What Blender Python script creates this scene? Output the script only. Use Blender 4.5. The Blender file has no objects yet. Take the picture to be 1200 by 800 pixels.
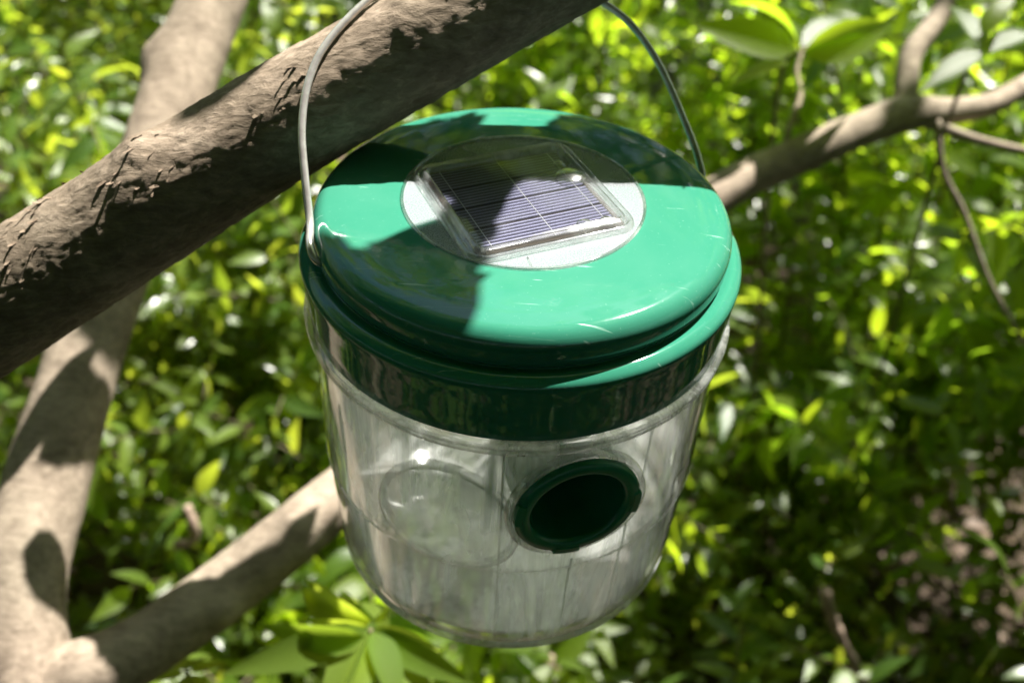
import bpy, math, random
import numpy as np
from mathutils import Vector, Matrix

scene = bpy.context.scene
RU = 0.055                       # lid radius in metres: one device unit
HZ = 1.15                        # height of the lid top above the ground
R = math.radians

# ------------------------------------------------------------------ camera
CAM_U = np.array([0.0, -3.6503, 2.29895])          # in device units
FW = np.array([-0.00324578, 0.75819412, -0.65202081])
RT = np.array([0.99822923, 0.04118434, 0.04292147])
UP = np.array([-0.05939586, 0.65072692, 0.75698521])
FPX = 1135.06
CAMP = CAM_U * RU + np.array([0, 0, HZ])
cd = bpy.data.cameras.new('camera')
cam = bpy.data.objects.new('camera', cd)
scene.collection.objects.link(cam)
cam.matrix_world = Matrix(((RT[0], UP[0], -FW[0], CAMP[0]), (RT[1], UP[1], -FW[1], CAMP[1]),
                           (RT[2], UP[2], -FW[2], CAMP[2]), (0, 0, 0, 1)))
cd.sensor_width = 36.0
cd.lens = FPX / 1200 * 36
cd.clip_start = 0.01
cd.clip_end = 500
cd.dof.use_dof = True
cd.dof.focus_distance = 0.208
cd.dof.aperture_fstop = 13.5
scene.camera = cam

# ------------------------------------------------------------------ light
SUN_EL, SUN_AZ = R(57), R(35)          # azimuth measured from +y towards +x
SDIR = np.array([math.sin(SUN_AZ) * math.cos(SUN_EL), math.cos(SUN_AZ) * math.cos(SUN_EL), math.sin(SUN_EL)])
world = bpy.data.worlds.new('World')
scene.world = world
world.use_nodes = True
wn = world.node_tree.nodes
bg = wn['Background']
sky = wn.new('ShaderNodeTexSky')
sky.sky_type = 'NISHITA'
sky.sun_disc = False
sky.sun_elevation = SUN_EL
sky.sun_rotation = SUN_AZ
world.node_tree.links.new(sky.outputs[0], bg.inputs[0])
bg.inputs[1].default_value = 0.055
sl = bpy.data.lights.new('sun', 'SUN')
sl.energy = 5.0
sl.angle = R(0.53)
sl.color = (1.0, 0.955, 0.88)
sun = bpy.data.objects.new('sun', sl)
scene.collection.objects.link(sun)
sun.rotation_euler = Vector(SDIR).to_track_quat('Z', 'Y').to_euler()
sun.location = (1, 1, 4)
scene.view_settings.view_transform = 'Standard'
scene.view_settings.look = 'None'
scene.view_settings.exposure = 1.95
scene.view_settings.gamma = 1.0
scene.cycles.max_bounces = 10
scene.cycles.transparent_max_bounces = 16
scene.cycles.transmission_bounces = 8
scene.cycles.sample_clamp_indirect = 6.0
scene.cycles.use_denoising = True

rng = np.random.default_rng(11)
random.seed(5)
col = scene.collection

# ------------------------------------------------------------------ helpers
def W(p):
    """device units -> world metres"""
    return np.asarray(p, float) * RU + np.array([0, 0, HZ])

def at(x, y, depth):
    """point of the place seen at photo pixel (x, y), depth metres along the optical axis"""
    d = FW + (x - 600) / FPX * RT - (y - 400) / FPX * UP
    return CAMP + d * depth

def link(o, parent=None):
    col.objects.link(o)
    if parent is not None:
        o.parent = parent
        if parent.type == 'EMPTY' or True:
            o.matrix_parent_inverse = Matrix.Identity(4)
    return o

def tag(o, label=None, cat=None, group=None, kind=None):
    if label: o['label'] = label
    if cat: o['category'] = cat
    if group: o['group'] = group
    if kind: o['kind'] = kind
    return o

def empty(name, loc, label, cat, group=None):
    o = bpy.data.objects.new(name, None)
    o.empty_display_size = 0.02
    col.objects.link(o)
    o.location = loc
    return tag(o, label, cat, group)

def origin_of(parent):
    """world location of a parent chain that only translates"""
    v = Vector((0, 0, 0))
    while parent is not None:
        v += Vector(parent.location)
        parent = parent.parent
    return np.array(v)

def mesh_obj(name, V, F, mat, parent=None, smooth=True, kind=None, uv=None):
    """V in world metres; stored relative to the parent"""
    V = np.asarray(V, np.float32).reshape(-1, 3)
    if parent is not None:
        V = V - origin_of(parent).astype(np.float32)
    me = bpy.data.meshes.new(name)
    if isinstance(F, np.ndarray):
        n, k = F.shape
        me.vertices.add(len(V)); me.vertices.foreach_set('co', V.ravel())
        me.loops.add(n * k); me.loops.foreach_set('vertex_index', F.ravel().astype(np.int32))
        me.polygons.add(n)
        me.polygons.foreach_set('loop_start', (np.arange(n) * k).astype(np.int32))
        me.update(calc_edges=True)
    else:
        me.from_pydata([tuple(map(float, v)) for v in V], [], F)
        me.update()
    me.validate()
    if smooth:
        me.polygons.foreach_set('use_smooth', np.ones(len(me.polygons), bool))
    if mat is not None:
        me.materials.append(mat)
    o = bpy.data.objects.new(name, me)
    col.objects.link(o)
    o.parent = parent
    if kind: o['kind'] = kind
    return o

class MB:
    def __init__(s): s.V = []; s.F = []
    def add(s, V, F):
        b = len(s.V); s.V += [tuple(map(float, v)) for v in V]; s.F += [tuple(int(i) + b for i in f) for f in F]
    def build(s, name, mat, parent=None, smooth=True, kind=None):
        return mesh_obj(name, np.array(s.V), s.F, mat, parent, smooth, kind)

def lathe(prof, n=160, closed=False):
    th = np.linspace(0, 2 * np.pi, n, endpoint=False)
    V = []; F = []
    for r, z in prof:
        for t in th: V.append((r * math.cos(t), r * math.sin(t), z))
    m = len(prof)
    rows = range(m if closed else m - 1)
    for i in rows:
        j2 = (i + 1) % m
        for k in range(n):
            k2 = (k + 1) % n
            F.append((i * n + k, i * n + k2, j2 * n + k2, j2 * n + k))
    return np.array(V), F

def fillet(prof, rad, steps=5):
    """round the corners of an open profile; rad = per-vertex radius list"""
    out = [prof[0]]
    for i in range(1, len(prof) - 1):
        a, b, c = map(np.array, (prof[i - 1], prof[i], prof[i + 1])); rr = rad[i]
        if rr <= 0: out.append(tuple(b)); continue
        u = a - b; v = c - b
        la, lc = np.linalg.norm(u), np.linalg.norm(v); u = u / la; v = v / lc
        d = min(rr, la * .49, lc * .49)
        p, q = b + u * d, b + v * d
        for s in np.linspace(0, 1, steps + 1):
            out.append(tuple((1 - s) ** 2 * p + 2 * s * (1 - s) * b + s * s * q))
    out.append(prof[-1])
    return out

def smooth_path(pts, sub=8):
    P = np.array(pts, float); out = []
    n = len(P)
    for i in range(n - 1):
        p0 = P[max(i - 1, 0)]; p1 = P[i]; p2 = P[i + 1]; p3 = P[min(i + 2, n - 1)]
        for s in np.linspace(0, 1, sub, endpoint=False):
            out.append(.5 * ((2 * p1) + (-p0 + p2) * s + (2 * p0 - 5 * p1 + 4 * p2 - p3) * s * s + (-p0 + 3 * p1 - 3 * p2 + p3) * s ** 3))
    out.append(P[-1])
    return np.array(out)

def frames(P):
    T = np.gradient(P, axis=0); T /= np.linalg.norm(T, axis=1)[:, None]
    N = np.zeros_like(P); a = np.array([0, 0, 1.0])
    if abs(T[0] @ a) > .9: a = np.array([1.0, 0, 0])
    n = np.cross(T[0], a); n /= np.linalg.norm(n)
    for i in range(len(P)):
        n = n - T[i] * (n @ T[i]); n /= np.linalg.norm(n); N[i] = n
    return T, N, np.cross(T, N)

def tube(P, rad, n=8, cap=True):
    P = np.array(P, float); rad = np.broadcast_to(np.asarray(rad, float), (len(P),))
    T, N, B = frames(P)
    th = np.linspace(0, 2 * np.pi, n, endpoint=False)
    V = (P[:, None] + rad[:, None, None] * (np.cos(th)[None, :, None] * N[:, None] + np.sin(th)[None, :, None] * B[:, None])).reshape(-1, 3)
    F = []
    for i in range(len(P) - 1):
        for k in range(n):
            k2 = (k + 1) % n
            F.append((i * n + k, i * n + k2, (i + 1) * n + k2, (i + 1) * n + k))
    if cap:
        F.append(tuple(range(n))[::-1]); F.append(tuple((len(P) - 1) * n + k for k in range(n)))
    return V, F

# vectorised value noise
_perm = rng.random(4096)
def vnoise(p):
    p = np.asarray(p, float); i = np.floor(p).astype(np.int64); f = p - i; f = f * f * (3 - 2 * f)
    def h(a, b, c): return _perm[(a * 73856093 ^ b * 19349663 ^ c * 83492791) & 4095]
    x, y, z = i[..., 0], i[..., 1], i[..., 2]; fx, fy, fz = f[..., 0], f[..., 1], f[..., 2]
    def L(a, b, t): return a + (b - a) * t
    return L(L(L(h(x, y, z), h(x + 1, y, z), fx), L(h(x, y + 1, z), h(x + 1, y + 1, z), fx), fy),
             L(L(h(x, y, z + 1), h(x + 1, y, z + 1), fx), L(h(x, y + 1, z + 1), h(x + 1, y + 1, z + 1), fx), fy), fz)
def fbm(p, o=4):
    s = 0; a = .5
    for _ in range(o): s = s + a * (vnoise(p) - .5); p = p * 2.03 + 7.1; a *= .5
    return s

# ------------------------------------------------------------------ materials
def new_mat(name):
    m = bpy.data.materials.new(name); m.use_nodes = True
    nt = m.node_tree; nt.nodes.clear()
    return m, nt, nt.nodes.new('ShaderNodeOutputMaterial')

def N(nt, typ, **kw):
    n = nt.nodes.new(typ)
    for k, v in kw.items():
        if k in n.inputs: n.inputs[k].default_value = v
        else: setattr(n, k, v)
    return n

def ramp(nt, src, stops):
    r = nt.nodes.new('ShaderNodeValToRGB'); e = r.color_ramp.elements
    while len(e) < len(stops): e.new(.5)
    for el, (p, c) in zip(e, stops):
        el.position = p; el.color = (*c, 1) if len(c) == 3 else c
    nt.links.new(src, r.inputs[0]); return r.outputs[0]

def obj_coord(nt, scale=(1, 1, 1)):
    t = nt.nodes.new('ShaderNodeTexCoord'); m = nt.nodes.new('ShaderNodeMapping')
    m.inputs['Scale'].default_value = scale
    nt.links.new(t.outputs['Object'], m.inputs[0]); return m.outputs[0]

def noise(nt, vec, scale, detail=4, rough=.55, dist=0):
    n = N(nt, 'ShaderNodeTexNoise', Scale=scale, Detail=detail, Roughness=rough, Distortion=dist)
    nt.links.new(vec, n.inputs['Vector']); return n.outputs['Fac']

def bump(nt, h, strength, dist):
    b = N(nt, 'ShaderNodeBump', Strength=strength, Distance=dist); nt.links.new(h, b.inputs['Height']); return b.outputs[0]

def mat_green_plastic(name, base, rough=.13):
    m, nt, out = new_mat(name); L = nt.links.new
    p = N(nt, 'ShaderNodeBsdfPrincipled')
    v = obj_coord(nt)
    # hairline scratches and dust: roughness and a slight whitening
    lines = []
    for ang, scl in ((20, 1.0), (74, 1.3), (128, .9)):
        mp = nt.nodes.new('ShaderNodeMapping'); mp.inputs['Rotation'].default_value = (0, 0, math.radians(ang)); mp.inputs['Scale'].default_value = (.05 * scl, 1, .3)
        tc = nt.nodes.new('ShaderNodeTexCoord'); L(tc.outputs['Object'], mp.inputs[0])
        nz = noise(nt, mp.outputs[0], 900 * scl, 2, .5, .25)
        lines.append(ramp(nt, nz, [(.715, (0, 0, 0)), (.76, (1, 1, 1))]))
    l1_ = N(nt, 'ShaderNodeMath', operation='MAXIMUM'); L(lines[0], l1_.inputs[0]); L(lines[1], l1_.inputs[1])
    l2_ = N(nt, 'ShaderNodeMath', operation='MAXIMUM'); L(l1_.outputs[0], l2_.inputs[0]); L(lines[2], l2_.inputs[1]); line = l2_.outputs[0]
    patch = ramp(nt, noise(nt, v, 60, 4), [(.44, (0, 0, 0)), (.60, (1, 1, 1))])
    mul = N(nt, 'ShaderNodeMath', operation='MULTIPLY'); L(line, mul.inputs[0]); L(patch, mul.inputs[1])
    dust = ramp(nt, noise(nt, v, 1300, 3, .7), [(.64, (0, 0, 0)), (.72, (1, 1, 1))])
    dm = N(nt, 'ShaderNodeMath', operation='MULTIPLY'); L(dust, dm.inputs[0]); dm.inputs[1].default_value = .35
    film = ramp(nt, noise(nt, v, 30, 5, .6, .6), [(.42, (0, 0, 0)), (.72, (1, 1, 1))])
    fm = N(nt, 'ShaderNodeMath', operation='MULTIPLY'); L(film, fm.inputs[0]); fm.inputs[1].default_value = .09
    s1 = N(nt, 'ShaderNodeMath', operation='MAXIMUM'); L(mul.outputs[0], s1.inputs[0]); L(dm.outputs[0], s1.inputs[1])
    s2 = N(nt, 'ShaderNodeMath', operation='MAXIMUM'); L(s1.outputs[0], s2.inputs[0]); L(fm.outputs[0], s2.inputs[1])
    c = N(nt, 'ShaderNodeMix', data_type='RGBA'); c.inputs[6].default_value = (*base, 1); c.inputs[7].default_value = (.30, .48, .40, 1)
    sm = N(nt, 'ShaderNodeMath', operation='MULTIPLY'); L(s2.outputs[0], sm.inputs[0]); sm.inputs[1].default_value = .55
    L(sm.outputs[0], c.inputs[0]); L(c.outputs[2], p.inputs['Base Color'])
    rg = N(nt, 'ShaderNodeMath', operation='MULTIPLY_ADD'); L(s2.outputs[0], rg.inputs[0]); rg.inputs[1].default_value = .3; rg.inputs[2].default_value = rough
    L(rg.outputs[0], p.inputs['Roughness'])
    p.inputs['IOR'].default_value = 1.5
    p.inputs['Specular IOR Level'].default_value = .5
    L(bump(nt, noise(nt, v, 240, 3), .05, .0006), p.inputs['Normal'])
    L(p.outputs[0], out.inputs[0]); return m

def mat_clear(name, haze=.10, tint=(.985, .99, .985), gloss=1.0, streak=True, refr=.28, rough=.12, hz_col=(.95, .96, .95), grough=.035, fwd=.88):
    m, nt, out = new_mat(name); L = nt.links.new
    v = obj_coord(nt)
    vs = obj_coord(nt, (1, 1, .06))
    tr = N(nt, 'ShaderNodeBsdfTransparent'); tr.inputs[0].default_value = (*tint, 1)
    rf = N(nt, 'ShaderNodeBsdfRefraction', Roughness=rough, IOR=1.46); rf.inputs[0].default_value = (*tint, 1)
    m1 = N(nt, 'ShaderNodeMixShader'); m1.inputs[0].default_value = refr
    L(tr.outputs[0], m1.inputs[1]); L(rf.outputs[0], m1.inputs[2])
    df = N(nt, 'ShaderNodeBsdfDiffuse'); df.inputs[0].default_value = (*hz_col, 1)
    tl = N(nt, 'ShaderNodeBsdfTranslucent'); tl.inputs[0].default_value = (*hz_col, 1)
    ms = N(nt, 'ShaderNodeMixShader'); ms.inputs[0].default_value = fwd
    L(df.outputs[0], ms.inputs[1]); L(tl.outputs[0], ms.inputs[2])
    m2 = N(nt, 'ShaderNodeMixShader')
    st = noise(nt, vs, 75, 6, .62, 1.2) if streak else noise(nt, v, 80, 4)  # haze streaks imitate light bent and reflected by the wall
    hz = N(nt, 'ShaderNodeMapRange'); L(st, hz.inputs[0]); hz.inputs[1].default_value = .46; hz.inputs[2].default_value = .72
    hz.inputs[3].default_value = haze * .5; hz.inputs[4].default_value = haze * 3.0
    pn = N(nt, 'ShaderNodeMapRange'); L(noise(nt, v, 26, 3, .5, .5), pn.inputs[0]); pn.inputs[1].default_value = .40; pn.inputs[2].default_value = .68
    pn.inputs[3].default_value = .35; pn.inputs[4].default_value = 4.0  # haze patches imitate spots where the plastic catches the sun
    hm = N(nt, 'ShaderNodeMath', operation='MULTIPLY', use_clamp=True); L(hz.outputs[0], hm.inputs[0]); L(pn.outputs[0], hm.inputs[1])
    L(hm.outputs[0], m2.inputs[0]); L(m1.outputs[0], m2.inputs[1]); L(ms.outputs[0], m2.inputs[2])
    gl = N(nt, 'ShaderNodeBsdfGlossy', Roughness=grough)
    lw = N(nt, 'ShaderNodeLayerWeight', Blend=.5)
    pw = N(nt, 'ShaderNodeMath', operation='POWER'); L(lw.outputs['Facing'], pw.inputs[0]); pw.inputs[1].default_value = 4.0
    fr = N(nt, 'ShaderNodeMath', operation='MULTIPLY_ADD'); L(pw.outputs[0], fr.inputs[0]); fr.inputs[1].default_value = .80; fr.inputs[2].default_value = .035
    fg = N(nt, 'ShaderNodeMath', operation='MULTIPLY'); L(fr.outputs[0], fg.inputs[0]); fg.inputs[1].default_value = gloss
    nb = bump(nt, noise(nt, vs, 45, 3), .35, .0012)
    for q in (gl, rf): L(nb, q.inputs['Normal'])
    m3 = N(nt, 'ShaderNodeMixShader'); L(fg.outputs[0], m3.inputs[0]); L(m2.outputs[0], m3.inputs[1]); L(gl.outputs[0], m3.inputs[2])
    L(m3.outputs[0], out.inputs[0]); return m

def mat_disc():
    m, nt, out = new_mat('frosted disc'); L = nt.links.new
    v = obj_coord(nt)
    p = N(nt, 'ShaderNodeBsdfPrincipled', Roughness=.22); p.inputs['Base Color'].default_value = (.46, .48, .51, 1)
    sp = noise(nt, v, 2600, 2, .8)
    L(ramp(nt, sp, [(.3, (.22, .24, .26)), (.7, (.42, .44, .46))]), p.inputs['Base Color'])
    L(bump(nt, sp, .12, .0002), p.inputs['Normal'])
    L(ramp(nt, noise(nt, v, 90, 4), [(.4, (.16, .16, .16)), (.7, (.34, .34, .34))]), p.inputs['Roughness'])
    tr = N(nt, 'ShaderNodeBsdfTransparent'); mx = N(nt, 'ShaderNodeMixShader'); mx.inputs[0].default_value = .55
    L(tr.outputs[0], mx.inputs[1]); L(p.outputs[0], mx.inputs[2])
    L(mx.outputs[0], out.inputs[0]); return m

def mat_simple(name, c, rough=.5, metal=0, var=None, scale=200, bmp=0, bd=.0005, spec=.5):
    m, nt, out = new_mat(name); L = nt.links.new
    p = N(nt, 'ShaderNodeBsdfPrincipled', Roughness=rough, Metallic=metal); p.inputs['Specular IOR Level'].default_value = spec
    v = obj_coord(nt); n = noise(nt, v, scale, 5)
    c2 = var or tuple(x * .75 for x in c)
    L(ramp(nt, n, [(.3, c2), (.7, c)]), p.inputs['Base Color'])
    if bmp: L(bump(nt, n, bmp, bd), p.inputs['Normal'])
    L(p.outputs[0], out.inputs[0]); return m

def mat_cell():
    """silicon cell: fine printed silver fingers; object x runs along the strip, y across it (metres)"""
    m, nt, out = new_mat('silicon cell'); L = nt.links.new
    t = nt.nodes.new('ShaderNodeTexCoord'); s = nt.nodes.new('ShaderNodeSeparateXYZ'); L(t.outputs['Object'], s.inputs[0])
    a = N(nt, 'ShaderNodeMath', operation='MULTIPLY'); L(s.outputs[1], a.inputs[0]); a.inputs[1].default_value = 1 / (.0215 * RU)
    f = N(nt, 'ShaderNodeMath', operation='FRACT'); L(a.outputs[0], f.inputs[0])
    fin = N(nt, 'ShaderNodeMath', operation='LESS_THAN'); L(f.outputs[0], fin.inputs[0]); fin.inputs[1].default_value = .27
    p = N(nt, 'ShaderNodeBsdfPrincipled', Roughness=.3)
    n = noise(nt, t.outputs['Object'], 400, 3)
    base = ramp(nt, n, [(.35, (.012, .012, .03)), (.7, (.03, .028, .06))])
    c = N(nt, 'ShaderNodeMix', data_type='RGBA'); L(fin.outputs[0], c.inputs[0]); L(base, c.inputs[6]); c.inputs[7].default_value = (.25, .25, .38, 1)  # fingers tinted lilac to imitate sky glare on the cells
    L(c.outputs[2], p.inputs['Base Color'])
    mm = N(nt, 'ShaderNodeMath', operation='MULTIPLY'); L(fin.outputs[0], mm.inputs[0]); mm.inputs[1].default_value = 0.0; L(mm.outputs[0], p.inputs['Metallic'])
    L(p.outputs[0], out.inputs[0]); return m

def mat_bark(name, dark, mid, light, sc=1.0, bm=.9):
    m, nt, out = new_mat(name); L = nt.links.new
    v = obj_coord(nt)
    p = N(nt, 'ShaderNodeBsdfPrincipled', Roughness=.9); p.inputs['Specular IOR Level'].default_value = .2
    t_ = nt.nodes.new('ShaderNodeTexCoord'); mp = nt.nodes.new('ShaderNodeMapping'); mp.inputs['Rotation'].default_value = (0, math.radians(24), math.radians(-19)) if sc >= 1 else (0, math.radians(66), 0); mp.inputs['Scale'].default_value = (.28, 1, 1)
    nt.links.new(t_.outputs['Object'], mp.inputs[0]); vf = mp.outputs[0]
    a = noise(nt, v, 55 * sc, 8, .65, .8); b = noise(nt, vf, 520 * sc, 7, .72, .6); c = noise(nt, v, 14 * sc, 4)
    ad = N(nt, 'ShaderNodeMath', operation='MULTIPLY_ADD'); L(b, ad.inputs[0]); ad.inputs[1].default_value = .5; 
    h = N(nt, 'ShaderNodeMath', operation='MULTIPLY'); L(a, h.inputs[0]); h.inputs[1].default_value = .5; L(h.outputs[0], ad.inputs[2])
    cr = ramp(nt, ad.outputs[0], [(.36, dark), (.5, mid), (.66, light)])
    g = N(nt, 'ShaderNodeMix', data_type='RGBA', blend_type='MULTIPLY'); g.inputs[0].default_value = .6
    L(cr, g.inputs[6]); L(ramp(nt, c, [(.35, (.62, .66, .60)), (.65, (1, .97, .93))]), g.inputs[7])
    L(g.outputs[2], p.inputs['Base Color'])
    L(bump(nt, ad.outputs[0], bm, .0012), p.inputs['Normal'])
    L(p.outputs[0], out.inputs[0]); return m

def mat_leaf(name, base_a, base_b, trans_a, trans_b, tfac=.5, rough=.38, spec=.28):
    m, nt, out = new_mat(name); L = nt.links.new
    gi = nt.nodes.new('ShaderNodeNewGeometry'); oi = nt.nodes.new('ShaderNodeObjectInfo')
    s = N(nt, 'ShaderNodeMath', operation='ADD'); L(gi.outputs['Random Per Island'], s.inputs[0]); L(oi.outputs['Random'], s.inputs[1])
    f = N(nt, 'ShaderNodeMath', operation='FRACT'); L(s.outputs[0], f.inputs[0])
    p = N(nt, 'ShaderNodeBsdfPrincipled', Roughness=rough); p.inputs['Specular IOR Level'].default_value = spec
    L(ramp(nt, f.outputs[0], [(0, base_a), (1, base_b)]), p.inputs['Base Color'])
    t = N(nt, 'ShaderNodeBsdfTranslucent')
    L(ramp(nt, f.outputs[0], [(0, trans_a), (1, trans_b)]), t.inputs[0])
    mx = N(nt, 'ShaderNodeMixShader'); mx.inputs[0].default_value = tfac
    L(p.outputs[0], mx.inputs[1]); L(t.outputs[0], mx.inputs[2])
    L(bump(nt, noise(nt, obj_coord(nt), 160, 3), .25, .001), p.inputs['Normal'])
    L(mx.outputs[0], out.inputs[0]); return m

M = {}
M['green'] = mat_green_plastic('green plastic', (.026, .165, .106), .05)
M['green_in'] = mat_simple('dark green plastic', (.022, .20, .115), .22, scale=90)
M['jar'] = mat_clear('clear jar plastic', .155, gloss=1.6, refr=.10, rough=.03)
M['frost'] = mat_clear('cloudy clear plastic', .07, gloss=.6)
M['floor'] = mat_clear('bounce disc plastic', .45, streak=False, gloss=.8, grough=.1, refr=.1, fwd=.25)  # whitish, for the disc added to brighten the jar base
M['foot'] = mat_clear('whitened foot', .5, gloss=3.0, streak=False, fwd=.5)  # haze whitens the foot to imitate a bright rim highlight
M['lip'] = mat_clear('clear rim plastic', .18, gloss=1.6)
M['disc'] = mat_disc()
M['bezel'] = mat_clear('clear bezel', .22, gloss=3.5, streak=False, refr=.15, grough=.07)
M['glass'] = mat_clear('panel cover', .02, gloss=1.3, streak=False, refr=0, grough=.10)
M['cell'] = mat_cell()
M['glint'] = mat_clear('clear resin', .05, gloss=5.0, streak=False, refr=0, grough=.19)  # for the beads added to catch sun glints
M['board'] = mat_simple('panel board', (.035, .022, .014), .35, scale=60)
M['silver'] = mat_simple('printed silver', (.75, .76, .8), .3, .8, scale=60)
M['wire'] = mat_simple('steel wire', (.68, .66, .63), .22, .65, (.52, .48, .46), 500, .15, .0002)
M['bark'] = mat_bark('brown bark', (.11, .085, .063), (.20, .158, .118), (.37, .30, .235))
M['bark_grey'] = mat_bark('grey bark', (.13, .10, .077), (.28, .225, .178), (.45, .37, .295), .7, .6)
M['bark_flake'] = mat_bark('peeling bark', (.09, .065, .045), (.18, .135, .10), (.32, .25, .19), 1.5, .5)
M['stem'] = mat_simple('green brown stem', (.10, .085, .035), .7, scale=60)
M['twig'] = mat_simple('dead twig', (.34, .25, .19), .8, var=(.17, .12, .09), scale=120, bmp=.4)
M['leaf'] = mat_leaf('leaf', (.045, .095, .016), (.12, .17, .03), (.26, .42, .02), (.72, .80, .06), .50, .32, .85)
M['leaf_big'] = mat_leaf('large leaf', (.08, .14, .02), (.15, .21, .04), (.30, .44, .03), (.60, .70, .06), .58, .45, .10)
M['leaf_yel'] = mat_leaf('sunny leaf', (.05, .09, .012), (.10, .14, .02), (.30, .50, .02), (.62, .78, .03), .58, .32, .6)
M['leaf_top'] = mat_leaf('canopy leaf', (.04, .08, .015), (.08, .12, .02), (.16, .28, .015), (.30, .42, .02), .45)
M['litter'] = mat_leaf('dry leaf', (.055, .034, .02), (.15, .10, .066), (.08, .05, .02), (.18, .12, .06), .15, .6)
mg, nt, out = new_mat('forest soil')
p_ = N(nt, 'ShaderNodeBsdfPrincipled', Roughness=.95); v_ = obj_coord(nt)
nt.links.new(ramp(nt, noise(nt, v_, 9, 9, .7), [(.3, (.025, .017, .010)), (.55, (.06, .040, .024)), (.75, (.13, .095, .06))]), p_.inputs['Base Color'])
nt.links.new(bump(nt, noise(nt, v_, 30, 8, .7), .8, .02), p_.inputs['Normal'])
nt.links.new(p_.outputs[0], out.inputs[0])
M['soil'] = mg

# ------------------------------------------------------------------ ground
gx = np.concatenate([[-150, -40, -12], np.linspace(-5, 5, 90), [12, 40, 150]])
X, Y = np.meshgrid(gx, gx, indexing='ij')
Zg = .10 * fbm(np.stack([X * 1.3, Y * 1.3, 0 * X], -1), 5); Zg[np.hypot(X, Y) > 10] *= .3
ng = len(gx)
idx = np.arange(ng * ng).reshape(ng, ng)
Fg = np.stack([idx[:-1, :-1], idx[1:, :-1], idx[1:, 1:], idx[:-1, 1:]], -1).reshape(-1, 4)
mesh_obj('ground', np.stack([X, Y, Zg], -1).reshape(-1, 3), Fg, M['soil'], kind='structure')
def gz(x, y):
    return float(.10 * fbm(np.array([[x * 1.3, y * 1.3, 0.0]]), 5)[0])

# ------------------------------------------------------------------ the wasp trap
trap = empty('wasp_trap', W((0, 0, -2.09)), 'clear wasp trap with green lid and solar panel, hanging from the thick branch', 'wasp trap')
lid_prof = [(0.0, -.012), (.525, -.012), (.535, .0), (.80, -.010), (.890, -.022), (.931, -.075), (.926, -.165), (.902, -.198), (.955, -.184), (1.0, -.218), (.988, -.320), (.982, -.40), (.974, -.526), (.950, -.531), (.93, -.47)]
lid_rad = [0, .004, .006, .06, .05, .05, .03, .02, .02, .05, .05, .02, .004, .004, 0]
lid_prof = fillet(lid_prof, lid_rad, 7)
V, F = lathe(lid_prof, 220)
lid = mesh_obj('lid', W(V), F, M['green'], trap)
# frosted disc let into the lid top
pr = fillet([(0, -.006), (.50, -.006), (.527, -.004), (.530, -.014)], [0, 0, .004, 0], 3)
V, F = lathe(pr, 128); mesh_obj('clear_disc', W(V + [0, 0, .007]), F, M['disc'], lid)
pr = [(.526, .0), (.528, .008), (.536, .010), (.541, .004), (.540, -.006)]
V, F = lathe(pr, 160); mesh_obj('disc_rim', W(V), F, M['bezel'], lid)
# hook lugs where the wire enters
PANG = R(26.0); pc = np.array([-.012, -.02, 0])
ex = np.array([math.cos(PANG), math.sin(PANG), 0]); ey = np.array([-math.sin(PANG), math.cos(PANG), 0]); ez = np.array([0, 0, 1.0])
def pp(a, b, c): return pc + ex * a + ey * b + ez * c
panel = bpy.data.objects.new('solar_panel', None); panel.empty_display_size = .01
def quadbox(a0, a1, b0, b1, z0, z1, bev=0.0):
    c = [(a0, b0), (a1, b0), (a1, b1), (a0, b1)]
    Vv = [pp(a, b, z0) for a, b in c] + [pp(a + (bev if a == a0 else -bev), b + (bev if b == b0 else -bev), z1) for a, b in c]
    Ff = [(3, 2, 1, 0), (4, 5, 6, 7), (0, 1, 5, 4), (1, 2, 6, 5), (2, 3, 7, 6), (3, 0, 4, 7)]
    return W(np.array(Vv)), Ff
V, F = quadbox(-.338, .338, -.338, .338, -.004, .004)
panel = mesh_obj('solar_panel', V, F, M['board'], trap, smooth=False)
# clear bezel: a rounded square ring with a raised double edge
def sq_ring(prof, rc, seg=6):
    """prof: list of (half-size, z); square ring with rounded corners"""
    Vv = []; n = 4 * (seg + 1)
    for hs, z in prof:
        cr = max(rc + (hs - prof[0][0]), .01)
        for k, (sx, sy) in enumerate(((1, 1), (-1, 1), (-1, -1), (1, -1))):
            for j in range(seg + 1):
                a = math.pi / 2 * (k + j / seg)
                Vv.append(pp(sx * (hs - cr) + cr * math.cos(a), sy * (hs - cr) + cr * math.sin(a), z))
    Ff = []
    for i in range(len(prof) - 1):
        for k in range(n):
            k2 = (k + 1) % n
            Ff.append((i * n + k, i * n + k2, (i + 1) * n + k2, (i + 1) * n + k))
    return W(np.array(Vv)), Ff
V, F = sq_ring([(.318, .004), (.320, .020), (.325, .034), (.333, .042), (.342, .040), (.350, .030), (.354, .016), (.358, .013), (.364, .022), (.372, .027), (.381, .024), (.388, .012), (.392, .002)], .02, 8)
mesh_obj('panel_bezel', V, F, M['bezel'], panel)
cme = None
CW = .148
for k in range(4):
    b0 = -.318 + k * (.636 / 4) + .004
    cen = W(pp(0, b0 + CW / 2, .006))
    if cme is None:
        h = .003 * RU; lx = .312 * RU; ly = CW / 2 * RU
        cme = bpy.data.meshes.new('solar_cell')
        vv = [(x, y, z) for z in (-h, h) for x, y in ((-lx, -ly), (lx, -ly), (lx, ly), (-lx, ly))]
        cme.from_pydata(vv, [], [(3, 2, 1, 0), (4, 5, 6, 7), (0, 1, 5, 4), (1, 2, 6, 5), (2, 3, 7, 6), (3, 0, 4, 7)]); cme.materials.append(M['cell'])
    o = bpy.data.objects.new('solar_cell', cme); col.objects.link(o); o.parent = panel
    o.location = cen - origin_of(panel); o.rotation_euler = (0, 0, PANG)
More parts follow.
